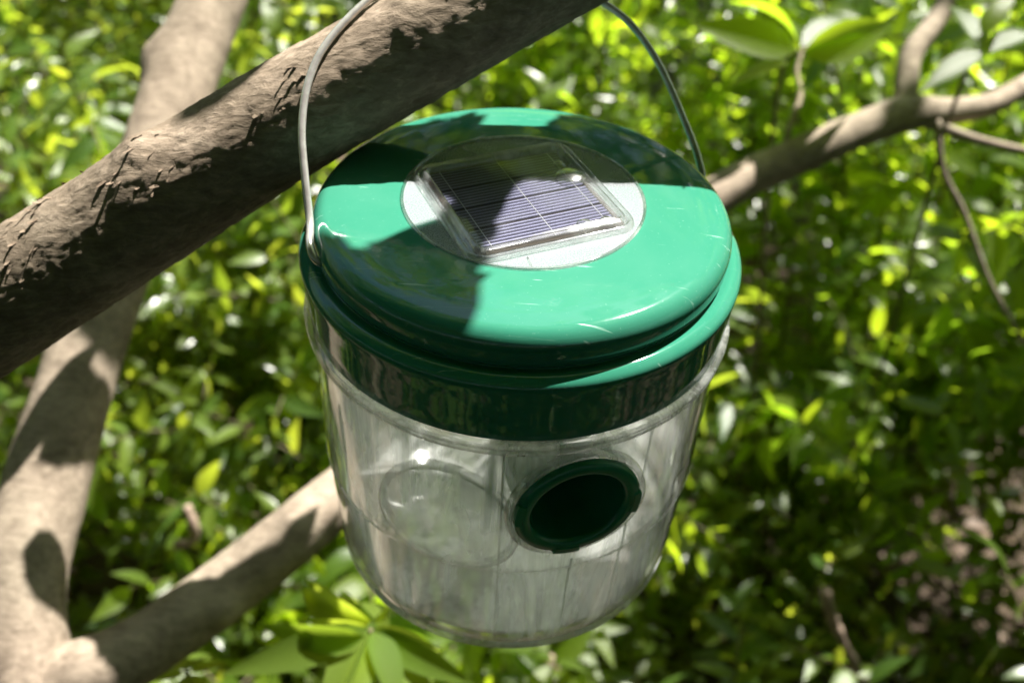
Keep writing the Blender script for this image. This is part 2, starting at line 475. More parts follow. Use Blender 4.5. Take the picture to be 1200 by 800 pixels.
for a in (-.262, .02, .27):
    V, F = quadbox(a - .0013, a + .0013, -.316, .316, .0085, .0105)
    mesh_obj('busbar', V, F, M['silver'], panel, smooth=False)
V, F = quadbox(-.323, .323, -.323, .323, .014, .024, .030)
mesh_obj('cover_glass', V, F, M['glass'], panel, smooth=False)
# low clear beads added on the panel to catch sun glints
for px_, py_, rb_ in ((669, 205, .072), (655, 192, .028), (686, 262, .040), (712, 258, .036)):
    d_ = FW + (px_ - 600) / FPX * RT - (py_ - 400) / FPX * UP
    c_ = CAM_U + d_ * ((.026 - CAM_U[2]) / d_[2])
    V, F = lathe([(.0001, .016), (rb_ * .35, .0143), (rb_ * .65, .0098), (rb_ * .88, .004), (rb_, -.004)], 24)
    mesh_obj('glint_bead', W(V + c_ - [0, 0, .003]), F, M['glint'], panel)
# two moulding seams on the disc
for a, b in (((-.30, .40), (-.235, .335)), ((.03, -.455), (.05, -.52))):
    s0 = np.array([*a, .003]); s1 = np.array([*b, .003])
    V, F = tube([W(s0), W(s1)], .004 * RU, 6); mesh_obj('moulding_seam', V, F, M['lip'], lid)

# jar -------------------------------------------------------------
TH = .026
outer = fillet([(.972, -.56), (.973, -.590), (.972, -.600), (.970, -1.39), (.962, -1.41), (.942, -1.99), (.915, -2.085), (.80, -2.10), (0.001, -2.06)],
               [0, .01, .006, .01, .01, .06, .05, .02, 0], 5)
inner = [(max(r - TH, .001) if z > -2.0 else r * .965, z + (0 if z > -2.0 else .03)) for r, z in outer][::-1]
def dense(p, step=.017):
    o_ = [p[0]]
    for a_, b_ in zip(p[:-1], p[1:]):
        k_ = max(int(abs(b_[1] - a_[1]) / step), 1)
        o_ += [(a_[0] + (b_[0] - a_[0]) * i / k_, a_[1] + (b_[1] - a_[1]) * i / k_) for i in range(1, k_ + 1)]
    return o_
def cyl_hit(x, y, r):
    d = FW + (x - 600) / FPX * RT - (y - 400) / FPX * UP
    a = d[0] ** 2 + d[1] ** 2; b = 2 * (CAM_U[0] * d[0] + CAM_U[1] * d[1]); c = CAM_U[0] ** 2 + CAM_U[1] ** 2 - r * r
    t = (-b - math.sqrt(b * b - 4 * a * c)) / (2 * a); return CAM_U + d * t
ec = cyl_hit(676, 592, .985)
eaz = math.atan2(ec[1], ec[0])
en = np.array([math.cos(eaz), math.sin(eaz), 0]); et = np.array([-math.sin(eaz), math.cos(eaz), 0])
ER = .285
V, F = lathe(dense(outer + inner), 300)
cf = V[np.array(F)].mean(1); rel = cf - ec
inhole = (np.hypot(rel @ et, rel[:, 2]) < ER - .03) & (rel @ en > -.4)
F = [f for f, h_ in zip(F, inhole) if not h_]
jar = mesh_obj('jar', W(V), F, M['jar'], trap)
rimp = [(.960, -.500), (.976, -.529), (1.000, -.531), (1.006, -.548), (.994, -.564), (1.001, -.578), (.996, -.596), (.974, -.606)]
rimp = fillet(rimp, [0, .012, .012, .01, .01, .008, .01, 0], 4)
V, F = lathe(rimp, 200); mesh_obj('jar_rim', W(V), F, M['lip'], jar)
# cloudy lower band sits just inside the wall
lb = [(.936, -1.415), (.915, -1.98), (.88, -2.03)]
V, F = lathe(lb, 128); mesh_obj('cloudy_band', W(V), F, M['frost'], jar)
lr = fillet([(.966, -1.395), (.975, -1.404), (.963, -1.415)], [0, .01, 0], 3)
V, F = lathe(lr, 160); mesh_obj('moulded_ring', W(V), F, M['lip'], jar)
V, F = lathe([(.001, -2.025), (.86, -2.045), (.90, -2.0)], 96); mesh_obj('jar_bounce_disc', W(V), F, M['floor'], jar)  # extra disc added to throw sunlight up and brighten the jar
lr = fillet([(.918, -2.06), (.938, -2.092), (.905, -2.108), (.87, -2.097)], [0, .012, .012, 0], 3)
V, F = lathe(lr, 160); mesh_obj('foot_ring', W(V), F, M['foot'], jar)
def wall_r(z): return np.interp(-z, [.58, 1.39, 1.41, 1.98, 2.08], [.975, .970, .960, .936, .90])
for az, z0, z1 in ((-91, -.60, -2.03), (-71, -1.34, -2.03), (-55, -1.22, -2.03), (-52, -.60, -.95), (128, -.60, -2.03)):
    zz = np.linspace(z0, z1, 24)
    P = [W((math.cos(R(az)) * (wall_r(z) + .001), math.sin(R(az)) * (wall_r(z) + .001), z)) for z in zz]
    V, F = tube(P, .006 * RU, 6); mesh_obj('moulded_rib', V, F, M['lip'], jar)

# entrance tube in the front wall --------------------------------------
def ering(prof, n=72, wav=None):
    """prof (radius, outwards) swept round the entrance axis"""
    Vv = []; Ff = []
    for r, q in prof:
        for k in range(n):
            a = 2 * math.pi * k / n
            Vv.append(ec + et * r * math.cos(a) + ez * r * math.sin(a) + en * q)
    for i in range(len(prof) - 1):
        for k in range(n):
            k2 = (k + 1) % n; Ff.append((i * n + k, i * n + k2, (i + 1) * n + k2, (i + 1) * n + k))
    return W(np.array(Vv)), Ff
pr = [(ER - .076, -.62), (ER - .072, .0), (ER - .067, .012), (ER - .01, .018), (ER, .008), (ER, -.012), (ER - .015, -.022), (ER - .035, -.022), (ER - .04, -.62), (ER - .076, -.62)]
V, F = ering(pr); ent = mesh_obj('entrance_tube', V, F, M['green_in'], trap)
pr = [(ER - .073, .0), (ER - .070, .020), (ER - .055, .030), (ER - .012, .024), (ER - .004, .014), (ER - .004, .0)]
V, F = ering(pr); mesh_obj('entrance_ring', V, F, M['green_in'], ent)
# narrowing funnel and dark back wall inside the tube
pr = [(ER - .080, -.18), (.11, -.60), (.11, -.66)]
V, F = ering(pr, 48); mesh_obj('entrance_funnel', V, F, M['green_in'], ent)
V, F = ering([(.12, -.64), (.001, -.64)], 32); mesh_obj('funnel_end', V, F, M['green_in'], ent)
for a0 in (-18, 160, 250):
    mb = MB(); ns = 8; Vv = []; Ff = []
    for j in range(ns + 1):
        a = R(a0 + j * 3.2)
        for r, q in ((ER - .046, .006), (ER - .030, .033), (ER + .002, .029), (ER + .003, .004)):
            Vv.append(ec + et * r * math.cos(a) + ez * r * math.sin(a) + en * q)
    for j in range(ns):
        for i in range(4):
            i2 = (i + 1) % 4; Ff.append((j * 4 + i, j * 4 + i2, (j + 1) * 4 + i2, (j + 1) * 4 + i))
    Ff += [(0, 1, 2, 3), tuple(ns * 4 + i for i in (3, 2, 1, 0))]
    mesh_obj('locking_tab', W(np.array(Vv)), Ff, M['green_in'], ent, smooth=False)
pr = [(ER + .004, -.03), (ER + .006, .004), (ER + .018, .010), (ER + .030, .004), (ER + .034, -.03)]
V, F = ering(pr); mesh_obj('entrance_collar', V, F, M['lip'], jar)
# clear blank entrance on the far left wall: ring and thin cover seen through the jar
bc = cyl_hit(524, 607, .93); baz = math.atan2(bc[1], bc[0])
sec, setn, sett = ec, en, et
ec = bc; en = np.array([math.cos(baz), math.sin(baz), 0]); et = np.array([-math.sin(baz), math.cos(baz), 0])
V, F = ering([(.300, -.03), (.305, .0), (.320, .006), (.335, .0), (.338, -.03)]); mesh_obj('blank_entrance_ring', V, F, M['lip'], jar)
V, F = ering([(.300, -.02), (.20, -.10), (.001, -.12)], 48); mesh_obj('blank_entrance_cover', V, F, M['jar'], jar)
ec, en, et = sec, setn, sett

# wire handle -------------------------------------------------------
tau = R(43)
A = np.array([-.858, -.340, -.15]); B = np.array([.877, .514, -.15])
ax = B - A; Lh = np.linalg.norm(ax); ax /= Lh; MM = (A + B) / 2
hor = np.cross([0, 0, 1], ax)
vh = np.array([0, 0, 1]) * math.cos(tau) + hor * math.sin(tau); nh = np.cross(ax, vh)
uv = [(-.90, -.02), (-.935, -.035), (-.962, -.01), (-.968, .06), (-.960, .16), (-.932, .36), (-.895, .557), (-.818, .75), (-.69, .91), (-.455, 1.075), (-.20, 1.18), (.10, 1.20), (.38, 1.12), (.63, .94), (.78, .79), (.88, .565), (.947, .23), (.962, .08), (.955, .0), (.90, -.01)]
def lid_hit(px, py, z):
    d = FW + (px - 600) / FPX * RT - (py - 400) / FPX * UP
    return CAM_U + d * ((z - CAM_U[2]) / d[2])
HP = smooth_path([lid_hit(381, 309, -.14), lid_hit(375, 308, -.115), lid_hit(367, 300, -.085), lid_hit(363, 285, -.055)] + [MM + ax * a + vh * b for a, b in uv[4:]], 8)
V, F = tube(W(HP), .0172 * RU, 14); mesh_obj('wire_handle', V, F, M['wire'], trap)

# ------------------------------------------------------------------ bark limb builder
def limb(name, pts, radii, mat, parent, n=64, step=.004, amp=.05, seed=0, fine=1.0, knots=(), ridge=None):
    P0 = np.array(pts, float); rr = np.array(radii, float)
    P = smooth_path(np.c_[P0, rr], 10); rad = P[:, 3]; P = P[:, :3]
    s = np.r_[0, np.cumsum(np.linalg.norm(np.diff(P, axis=0), axis=1))]
    m = max(int(s[-1] / step), 4); q = np.linspace(0, s[-1], m)
    P = np.stack([np.interp(q, s, P[:, i]) for i in range(3)], -1); rad = np.interp(q, s, rad)
    T, Nn, Bb = frames(P)
    th = np.linspace(0, 2 * np.pi, n, endpoint=False)
    D = np.cos(th)[None, :, None] * Nn[:, None] + np.sin(th)[None, :, None] * Bb[:, None]
    surf = P[:, None] + rad[:, None, None] * D
    rm = rad.mean()
    c3 = np.stack([np.cos(th)[None] * np.ones((m, 1)), np.sin(th)[None] * np.ones((m, 1)), (q / rm)[:, None] * np.ones((1, n))], -1) + seed * 13.7
    d = .9 * fbm(c3 * [1.1, 1.1, .35], 3)                        # swelling
    sk = c3.copy(); sk[..., 2] *= .9; sk[..., 0] += .5 * c3[..., 2]
    f1 = fbm(sk * 3.2 * fine, 4); f2 = fbm(c3 * np.array([9, 9, 3.5]) * fine, 3); f3 = fbm(c3 * np.array([22, 22, 14]) * fine, 3)
    plate = np.clip(f1 * 6, -.35, .35)                          # ledges where the bark peels
    d = d * 1.0 + plate * .33 + f2 * .38 + f3 * .22
    off = d * amp * rad[:, None] * 2
    for kp, kr, kh in knots:
        dist = np.linalg.norm(surf - kp, axis=2) / kr
        off = off + kh * np.exp(-dist ** 2) * (1 + .8 * fbm(surf * 260, 3))
    surf = surf + off[..., None] * D
    idx = np.arange(m * n).reshape(m, n)
    Ff = np.stack([idx[:-1], np.roll(idx[:-1], -1, 1), np.roll(idx[1:], -1, 1), idx[1:]], -1).reshape(-1, 4)
    o = mesh_obj(name, surf.reshape(-1, 3), Ff, mat, parent)
    return o, P, rad, D, surf, q

# ------------------------------------------------------------------ tree 1: the thick branch that carries the trap
PB = np.array([-.41, .60, .483]); dB = np.array([1, .34, .52]); RB = .252
def bpnt(t, lift=0): return W(PB + dB * t + np.array([0, 0, lift]))
pts = [bpnt(3.6, .25), bpnt(2.6, .10), bpnt(1.6, .0), bpnt(.8, .0), bpnt(0, 0), bpnt(-.8, -.01), bpnt(-1.6, -.07), bpnt(-2.6, -.14)]
rad = [.20, .215, .228, .24, .250, .266, .288, .31]
e0 = bpnt(-2.6, -.14)
pts += [e0 + (-.10, -.035, -.06), e0 + (-.24, -.07, -.17), e0 + (-.33, -.08, -.36)]
rad = [x * RU for x in rad] + [.0175, .020, .026]
base1 = e0 + (-.36, -.08, -.60); gb = np.array([base1[0] - .03, base1[1], 0.0])
tree1 = empty('tree', (gb[0], gb[1], 0), 'rough brown branch in front, rising from the left edge and carrying the wire handle', 'tree')
kn = [(at(128, 178, .232), .009, .0035), (at(150, 150, .235), .005, .004), (at(520, 60, .215), .010, .0016), (at(470, 12, .225), .006, .002)]
l1, LP, LR, LD, LS, LQ = limb('branch', pts, rad, M['bark'], tree1, n=220, step=.0009, amp=.034, seed=1, fine=1.7, knots=kn)
limb('trunk', [e0 + (-.325, -.08, -.33), base1, base1 + (-.02, 0, -.28), gb + (0, 0, -.05)], [.026, .034, .040, .052], M['bark'], tree1, n=48, step=.006, amp=.06, seed=2)
# peeling strips of bark on the branch
fl = MB()
mB, nB = LS.shape[:2]
cnt = 0
LN = LD
for k in range(9000):
    i = rng.integers(5, mB - 40); j = rng.integers(0, nB)
    if LS[i, j][0] < -.32 or LS[i, j][0] > .08: continue
    dd = LD[i, j]
    w_ = fbm(np.array([LS[i, j] * 55]), 2)[0]
    if w_ < .06 or dd @ np.array([-.2, .2, .95]) < .25: continue
    T_ = LP[min(i + 3, mB - 1)] - LP[i]; T_ /= np.linalg.norm(T_); S_ = np.cross(dd, T_)
    ang = rng.normal(.5, .35); t2 = T_ * math.cos(ang) + S_ * math.sin(ang); s2 = np.cross(dd, t2)
    Ln = rng.uniform(.0008, .0028) ; wd = rng.uniform(.00025, .0008); lift = rng.uniform(.0001, .0008)
    c = LS[i, j] + dd * .0001
    Vv = []
    for a in (0, .5, 1):
        z = -.0002 + lift * a ** 2 * 1.6
        ww = wd * (1 - .55 * a)
        Vv += [c + t2 * Ln * a - s2 * ww + dd * z, c + t2 * Ln * a + s2 * ww + dd * (z + .0001)]
    fl.add(Vv, [(0, 1, 3, 2), (2, 3, 5, 4)]); cnt += 1
    if cnt >= 420: break
fl.build('bark_flakes', M['bark_flake'], tree1, smooth=False, kind='stuff')

# ------------------------------------------------------------------ tree 2: forked grey limbs behind
fk = at(40, 772, .415)
foot = np.array([fk[0] - .10, fk[1] + .10, 0.0])
tree2 = empty('tree', (foot[0], foot[1], 0), 'forked grey tree behind, one limb rising at left, one passing behind the jar', 'tree')
k2 = [(at(185, 72, .50), .012, .006)]
limb('rising_limb', [foot + (0, 0, -.03), (foot + fk) / 2 + (.01, .03, 0), at(60, 1050, .44), at(40, 900, .42), at(30, 800, .42), at(24, 690, .425), at(50, 580, .44), at(92, 440, .455), at(128, 330, .47), at(180, 190, .485), at(218, 80, .50), at(250, 0, .515), at(290, -90, .54), at(340, -220, .60)],
     [.042, .032, .026, .023, .020, .0190, .0188, .0172, .0172, .0172, .0172, .0166, .016, .014], M['bark_grey'], tree2, n=72, step=.003, amp=.035, seed=3, knots=k2)
k3 = [(at(268, 722, .44), .008, .005), (at(345, 607, .455), .007, .003), (at(85, 768, .40), .008, .003)]
limb('crossing_limb', [at(40, 900, .43), at(50, 820, .425), at(85, 795, .42), at(135, 776, .425), at(190, 743, .44), at(283, 675, .46), at(385, 592, .475), at(500, 500, .52), at(640, 380, .58), at(840, 230, .62), at(925, 187, .63), at(996, 157, .64), at(1063, 133, .65), at(1105, 131, .66), at(1160, 122, .67), at(1230, 85, .69), at(1330, 40, .72)],
     [.014, .0155, .0155, .0155, .0150, .0150, .0142, .014, .0135, .0128, .0122, .0118, .0122, .0094, .0080, .0070, .006], M['bark_grey'], tree2, n=64, step=.003, amp=.035, seed=4, knots=k3)
def twig(name, pts, r0, r1, parent, mat, n=8):
    P = smooth_path(pts, 6); V, F = tube(P, np.linspace(r0, r1, len(P)), n); return mesh_obj(name, V, F, mat, parent)
twig('side_branch', [at(1062, 133, .65), at(1062, 95, .655), at(1070, 60, .66), at(1098, 22, .67), at(1120, -30, .69), at(1150, -120, .72)], .0085, .0060, tree2, M['bark_grey'], 12)
twig('side_twig', [at(1075, 140, .65), at(1110, 152, .655), at(1150, 165, .66), at(1210, 178, .68), at(1290, 190, .70)], .0045, .0022, tree2, M['bark_grey'])
twig('side_twig', [at(918, 182, .63), at(925, 150, .63), at(938, 112, .64), at(934, 80, .645), at(950, 40, .65)], .0024, .0012, tree2, M['bark_grey'])
twig('side_twig', [at(1098, 140, .65), at(1105, 200, .655), at(1130, 250, .66), at(1160, 330, .67), at(1200, 400, .69)], .0026, .0012, tree2, M['bark_grey'])

# ------------------------------------------------------------------ leaves
def leaf_mesh(L=1.0, wid=.42, ns=5, curl=.18, fold=.12, tip=1.0):
    """pointed oval leaf along +x, midrib folded, tip drooping; unit length"""
    V = [(0, 0, 0)]; F = []
    st = np.linspace(0, 1, ns + 2)[1:-1]
    for s in st:
        w = wid * .5 * math.sin(math.pi * s ** .8) ** .9 * (1 - .25 * s)
        z = -curl * s * s
        V += [(s, 0, z), (s, w, z + fold * w * 2), (s, -w, z + fold * w * 2)]
    V.append((1.0, 0, -curl))
    n = len(st)
    F += [(0, 1, 2), (0, 3, 1)]
    for i in range(n - 1):
        a = 1 + 3 * i; b = a + 3
        F += [(a, b, b + 1), (a, b + 1, a + 1), (a, a + 2, b + 2), (a, b + 2, b)]
    a = 1 + 3 * (n - 1); e = len(V) - 1
    F += [(a, e, a + 1), (a, a + 2, e)]
    return np.array(V, float), np.array(F)

LT_fine = leaf_mesh(ns=5); LT_mass = leaf_mesh(ns=3); LT_wide = leaf_mesh(ns=3, wid=.55)

def orient(d, nrm):
    """rotation matrices with x along d and z close to nrm; arrays (k,3)"""
    d = d / np.linalg.norm(d, axis=1)[:, None]
    y = np.cross(nrm, d); y /= np.linalg.norm(y, axis=1)[:, None] + 1e-9
    z = np.cross(d, y)
    return np.stack([d, y, z], -1)

def mass(name, tmpl, P, D, Nr, S, mat, parent=None, kind='stuff', smooth=True):
    TV, TF = tmpl
    Rm = orient(D, Nr)
    V = np.einsum('kij,vj->kvi', Rm, TV) * S[:, None, None] + P[:, None]
    F = (TF[None] + (np.arange(len(P)) * len(TV))[:, None, None]).reshape(-1, 3)
    return mesh_obj(name, V.reshape(-1, 3), F, mat, parent, smooth, kind)

leaf_data = {}
def leaf_objects(P, D, Nr, S, mat, parent, name='leaf', variants=5):
    """each leaf an object of its own; meshes shared between alike leaves"""
    key = mat.name
    if key not in leaf_data:
        leaf_data[key] = []
        for v in range(variants):
            TV, TF = leaf_mesh(ns=6, wid=(.28 if mat.name == 'large leaf' else .36) + .03 * v, curl=.14 + .10 * v, fold=.14 + .06 * (v % 3))
            me = bpy.data.meshes.new('leaf'); me.from_pydata(TV.tolist(), [], TF.tolist()); me.update()
            me.polygons.foreach_set('use_smooth', np.ones(len(me.polygons), bool)); me.materials.append(mat)
            leaf_data[key].append(me)
    Rm = orient(D, Nr); o0 = origin_of(parent)
    for k in range(len(P)):
        o = bpy.data.objects.new(name, leaf_data[key][k % variants]); col.objects.link(o); o.parent = parent
        m = Matrix.Identity(4)
        for i in range(3):
            for j in range(3): m[i][j] = Rm[k, i, j] * S[k]
            m[i][3] = P[k, i] - o0[i]
        o.matrix_local = m

def project(P):
    d = P - CAMP; z = d @ FW
    return 600 + FPX * (d @ RT) / z, 400 - FPX * (d @ UP) / z, z

def shoots(base, nstem, height, spread, leafL, node=.021, lean=(0, 0), twigs=3):
    """arching stems with side twigs: returns stem polylines and leaf arrays"""
    stems = []; P = []; D = []; Nr = []; S = []
    for _ in range(nstem):
        a = rng.uniform(0, 2 * np.pi); rr = spread * math.sqrt(rng.uniform(.02, 1)); h = height * rng.uniform(.55, 1.08)
        b = np.array([base[0] + .25 * rr * math.cos(a), base[1] + .25 * rr * math.sin(a), -.02])
        e = np.array([base[0] + rr * math.cos(a) + lean[0], base[1] + rr * math.sin(a) + lean[1], h])
        mid = b * .45 + e * .55 + np.array([rng.normal(0, .03), rng.normal(0, .03), .12 * h])
        pl = smooth_path([b, mid, e], 10); stems.append((pl, .0035, .0010))
        axes = [(pl, .30)]
        for _t in range(twigs):
            s = rng.uniform(.3, .95); i = int(s * (len(pl) - 1)); a2 = rng.uniform(0, 2 * np.pi); ln = rng.uniform(.10, .24)
            dr = np.array([math.cos(a2), math.sin(a2), rng.uniform(-.05, .55)])
            q = pl[i]; tl = smooth_path([q, q + dr * ln * .5 + (0, 0, .015), q + dr * ln - (0, 0, .02)], 5)
            stems.append((tl, .0016, .0007)); axes.append((tl, .05))
        for pl2, s0 in axes:
            seg = np.r_[0, np.cumsum(np.linalg.norm(np.diff(pl2, axis=0), axis=1))]
            q = np.arange(seg[-1] * s0, seg[-1], node)
            pts = np.stack([np.interp(q, seg, pl2[:, i]) for i in range(3)], -1)
            tt = np.gradient(pts, axis=0) if len(pts) > 1 else np.array([[0, 0, 1.0]])
            for k, (p_, t_) in enumerate(zip(pts, tt)):
                t_ = t_ / (np.linalg.norm(t_) + 1e-9); a3 = k * 1.57 + rng.uniform(-.4, .4)
                u_ = np.cross(t_, [0.3, .2, 1]); u_ /= np.linalg.norm(u_) + 1e-9; w_ = np.cross(t_, u_)
                for sg in (1, -1):
                    dd = sg * (u_ * math.cos(a3) + w_ * math.sin(a3)) + .45 * t_ + np.array([0, 0, rng.uniform(-.35, .25)])
                    P.append(p_); D.append(dd); Nr.append(np.array([0, 0, 1.0]) + rng.normal(0, .5, 3)); S.append(leafL * rng.uniform(.5, 1.1))
    return stems, np.array(P), np.array(D), np.array(Nr), np.array(S)

def stem_mesh(stems, name, parent, mat, kind=None):
    mb = MB()
    for pl, r0, r1 in stems:
        V, F = tube(pl[::2] if len(pl) > 12 else pl, np.linspace(r0, r1, len(pl[::2]) if len(pl) > 12 else len(pl)), 4, False); mb.add(V, F)
    return mb.build(name, mat, parent, kind=kind)

def clear_view(P, S):
    """keep leaves out of the space between camera, trap and limbs"""
    x, y, z = project(P)
    return ~((z > 0) & (z < .62) & (x > -260) & (x < 1460) & (y > -260) & (y < 1100)) & (np.linalg.norm(P - W((0, 0, -1)), axis=1) > .22)

def shrub(base, nstem, height, spread, leafL, label, mat, nobj=120, cat='shrub', group='leafy shrubs behind the trap', twigs=3, node=.020, lean=(0, 0)):
    r = empty('shrub', (base[0], base[1], 0), label, cat, group)
    st, P, D, Nr, S = shoots(base, nstem, height, spread, leafL, node=node, twigs=twigs, lean=lean)
    keep = clear_view(P, S); P, D, Nr, S = P[keep], D[keep], Nr[keep], S[keep]
    st = [s for s in st if clear_view(s[0], None).all()]
    stem_mesh(st, 'stems', r, M['stem'], kind='stuff')
    x, y, z = project(P)
    vis = (z > 0) & (x > -10) & (x < 1210) & (y > -10) & (y < 810) & (P[:, 2] > .12)
    score = np.where(vis, S / np.maximum(z, .1) * (.3 + P[:, 2]), -1)
    order = np.argsort(-score); nb = min(nobj, int(vis.sum()))
    a, b = order[:nb], order[nb:]
    leaf_objects(P[a], D[a], Nr[a], S[a], mat, r)
    if len(b): mass('foliage', LT_mass, P[b], D[b], Nr[b], S[b], mat, r)
    return len(P)

shr = [
 # x, y, height, spread, leaf length, stems, label
 (-1.02, .62, .92, .34, .052, 26, 'sunlit leafy shrub at the far left edge, behind the rising grey limb', 'leaf'),
 (-.50, .88, .90, .36, .048, 32, 'bright green shrub seen between the rising limb and the trap', 'leaf'),
 (-.20, .72, .60, .30, .046, 28, 'low green shrub in the gap above the crossing limb, left of the jar', 'leaf'),
 (.10, 1.05, .92, .36, .052, 30, 'yellow green shrub peeking above the lid, under the thick branch', 'leaf_yel'),
 (.58, .90, .98, .36, .056, 30, 'yellow green shrub at the top right, behind the thin end of the crossing limb', 'leaf_yel'),
 (.95, .66, .92, .33, .058, 26, 'yellow green shrub at the right edge of the picture', 'leaf_yel'),
 (.42, .70, .62, .26, .050, 20, 'mid height shrub just right of the green collar', 'leaf_yel'),
 (-.70, 1.55, 1.0, .45, .056, 34, 'shrub filling the upper left corner behind the limb', 'leaf'),
 (.75, 1.60, 1.0, .45, .056, 34, 'shrub deep behind the upper right corner', 'leaf_yel'),
 (.05, 1.75, .95, .45, .056, 30, 'hindmost shrub, seen in the gap between branch and handle', 'leaf_yel'),
 (-.62, .42, .50, .24, .048, 20, 'dark low shrub beside the fork of the grey tree', 'leaf'),
 (.0, .62, .72, .28, .050, 30, 'bright leafy shrub directly behind the jar, seen through its clear wall', 'leaf'),
 (-.02, .40, .56, .24, .050, 30, 'sunny low shrub on the ground below the jar, its leaves showing through the clear wall', 'leaf_yel'),
 (-.16, .60, .50, .24, .050, 24, 'low sunlit shrub between the crossing limb and the jar, close to the ground', 'leaf'),
 (.62, .40, .38, .26, .048, 14, 'low shaded plant in the dark lower right corner', 'leaf'),
 (.22, .42, .40, .22, .048, 12, 'low shaded plant under and right of the jar', 'leaf'),
 (-.22, .40, .42, .22, .048, 16, 'low leafy plant under the crossing limb', 'leaf'),
]
tot = 0
for x, y, h, sp, ll, nsx, lab, mt in shr:
    tot += shrub((x, y), nsx, h, sp, ll, lab, M[mt])

# sapling with large leaves under the jar, left
def sapling(name, stem_pts, leaves, mat, label, cat='sapling', group=None, r0=.003):
    o = empty(name, (stem_pts[0][0], stem_pts[0][1], 0), label, cat, group)
    twig('stem', stem_pts, r0, .0012, o, M['stem'])
    P = np.array([l[0] for l in leaves]); D = np.array([l[1] for l in leaves]); Nr = np.array([l[2] for l in leaves]); S = np.array([l[3] for l in leaves])
    leaf_objects(P, D, Nr, S, mat, o); return o
def lf(x0, y0, d0, x1, y1, d1, nx=0, ny=-.2, nz=1):
    a = at(x0, y0, d0); b = at(x1, y1, d1); return (a, b - a, np.array([nx, ny, nz], float), float(np.linalg.norm(b - a)))
cc = at(434, 738, .43)
lv = [lf(430, 735, .43, 262, 795, .40, -.3, -.9, .7), lf(432, 733, .43, 352, 736, .43, .2, -1, .4), lf(436, 728, .43, 318, 702, .46, -.2, -.8, .6), lf(438, 724, .43, 412, 668, .47, .6, -.3, .8), lf(436, 740, .43, 478, 808, .40, .5, -.5, .7),
      lf(440, 735, .43, 512, 762, .42, .2, -.9, .7), lf(440, 738, .43, 548, 806, .41, -.1, -.7, .8), lf(436, 742, .43, 415, 838, .39, .8, -.3, .6), lf(430, 740, .43, 352, 838, .39, -.5, -.6, .6), lf(438, 728, .44, 492, 706, .48, .3, -.8, .6),
      lf(420, 720, .44, 340, 682, .48, -.1, -.9, .5), lf(445, 745, .43, 528, 850, .41, .5, -.4, .7), lf(428, 745, .42, 300, 752, .41, .3, -1.0, .5), lf(425, 722, .45, 375, 690, .47, .4, -.8, .6)]
sapling('sapling', [np.array([cc[0] - .02, cc[1] + .08, -.02]), np.array([cc[0] - .03, cc[1] + .05, .4]), cc + (0, .01, -.10), cc], lv, M['leaf_big'], 'young plant with large pointed leaves just below and left of the jar')
cc = at(218, 785, .47)
lv = [lf(218, 785, .47, 190, 745, .50), lf(220, 785, .47, 245, 750, .5), lf(222, 786, .47, 262, 772, .47), lf(216, 788, .47, 180, 790, .46), lf(218, 790, .47, 215, 830, .45), lf(222, 790, .47, 255, 815, .46)]
sapling('sapling', [np.array([cc[0], cc[1] + .06, -.02]), cc + (0, .03, -.3), cc], lv, M['leaf_big'], 'small rosette of pale pointed leaves under the crossing limb, at the bottom edge')
# leafy shoot with large leaves at the upper right
def shoot(anchor, leaves, label, mat='leaf_yel'):
    cc = anchor[-1]; return sapling('leafy_shoot', anchor, leaves, M[mat], label, 'shoot', None, .0022)
a0 = at(935, 60, .60)
lv = [lf(935, 60, .60, 815, 22, .58, .5, -.8, .6), lf(938, 55, .60, 1030, 5, .62), lf(940, 62, .60, 1065, 28, .60, .5, -.9, .5), lf(925, 75, .60, 850, 80, .61, .6, -.2, .6), lf(935, 50, .6, 900, -30, .62, .7, -.3, .5), lf(930, 100, .62, 985, 128, .64, .5, .3, .7)]
shoot([np.array([a0[0] + .15, a0[1] + .3, -.02]), np.array([a0[0] + .10, a0[1] + .18, .5]), a0 + (.01, .05, -.08), a0], lv, 'leafy shoot with long yellow green leaves at the top, right of the handle')
a0 = at(1150, 60, .58)
lv = [lf(1150, 60, .58, 1080, 100, .57), lf(1152, 58, .58, 1120, -10, .6), lf(1155, 62, .58, 1230, 20, .58), lf(1150, 40, .58, 1190, -20, .57)]
shoot([np.array([a0[0] + .15, a0[1] + .3, -.02]), np.array([a0[0] + .12, a0[1] + .2, .5]), a0 + (.02, .05, -.08), a0], lv, 'leafy shoot in the top right corner over the forked end of the limb')
# grass blades ------------------------------------------------------
def blade(pts, wid, label):
    P = smooth_path(pts, 8); n = len(P); T, Nn, Bb = frames(P)
    side = np.cross(T, [0, -.3, 1.0]); side /= np.linalg.norm(side, axis=1)[:, None]
    w = wid * np.sin(np.linspace(.25, np.pi, n)) ** .6
    V = np.concatenate([P - side * w[:, None], P + np.array([0, 0, -.3]) * w[:, None], P + side * w[:, None]])
    F = [(i + a * n, i + 1 + a * n, i + 1 + (a + 1) * n, i + (a + 1) * n) for i in range(n - 1) for a in (0, 1)]
    o = mesh_obj('grass_blade', V, F, M['leaf']); tag(o, label, 'grass blade')
def toground(p, dx=.05, dy=.06): return np.array([p[0] + dx, p[1] + dy, 0.0])
p = at(1110, 612, .55); blade([np.array([*at(1205, 705, .9)[:2], 0.0]), at(1204, 702, .78), at(1188, 684, .61), at(1165, 640, .57), p], .0028, 'bright arching grass blade at the lower right edge')
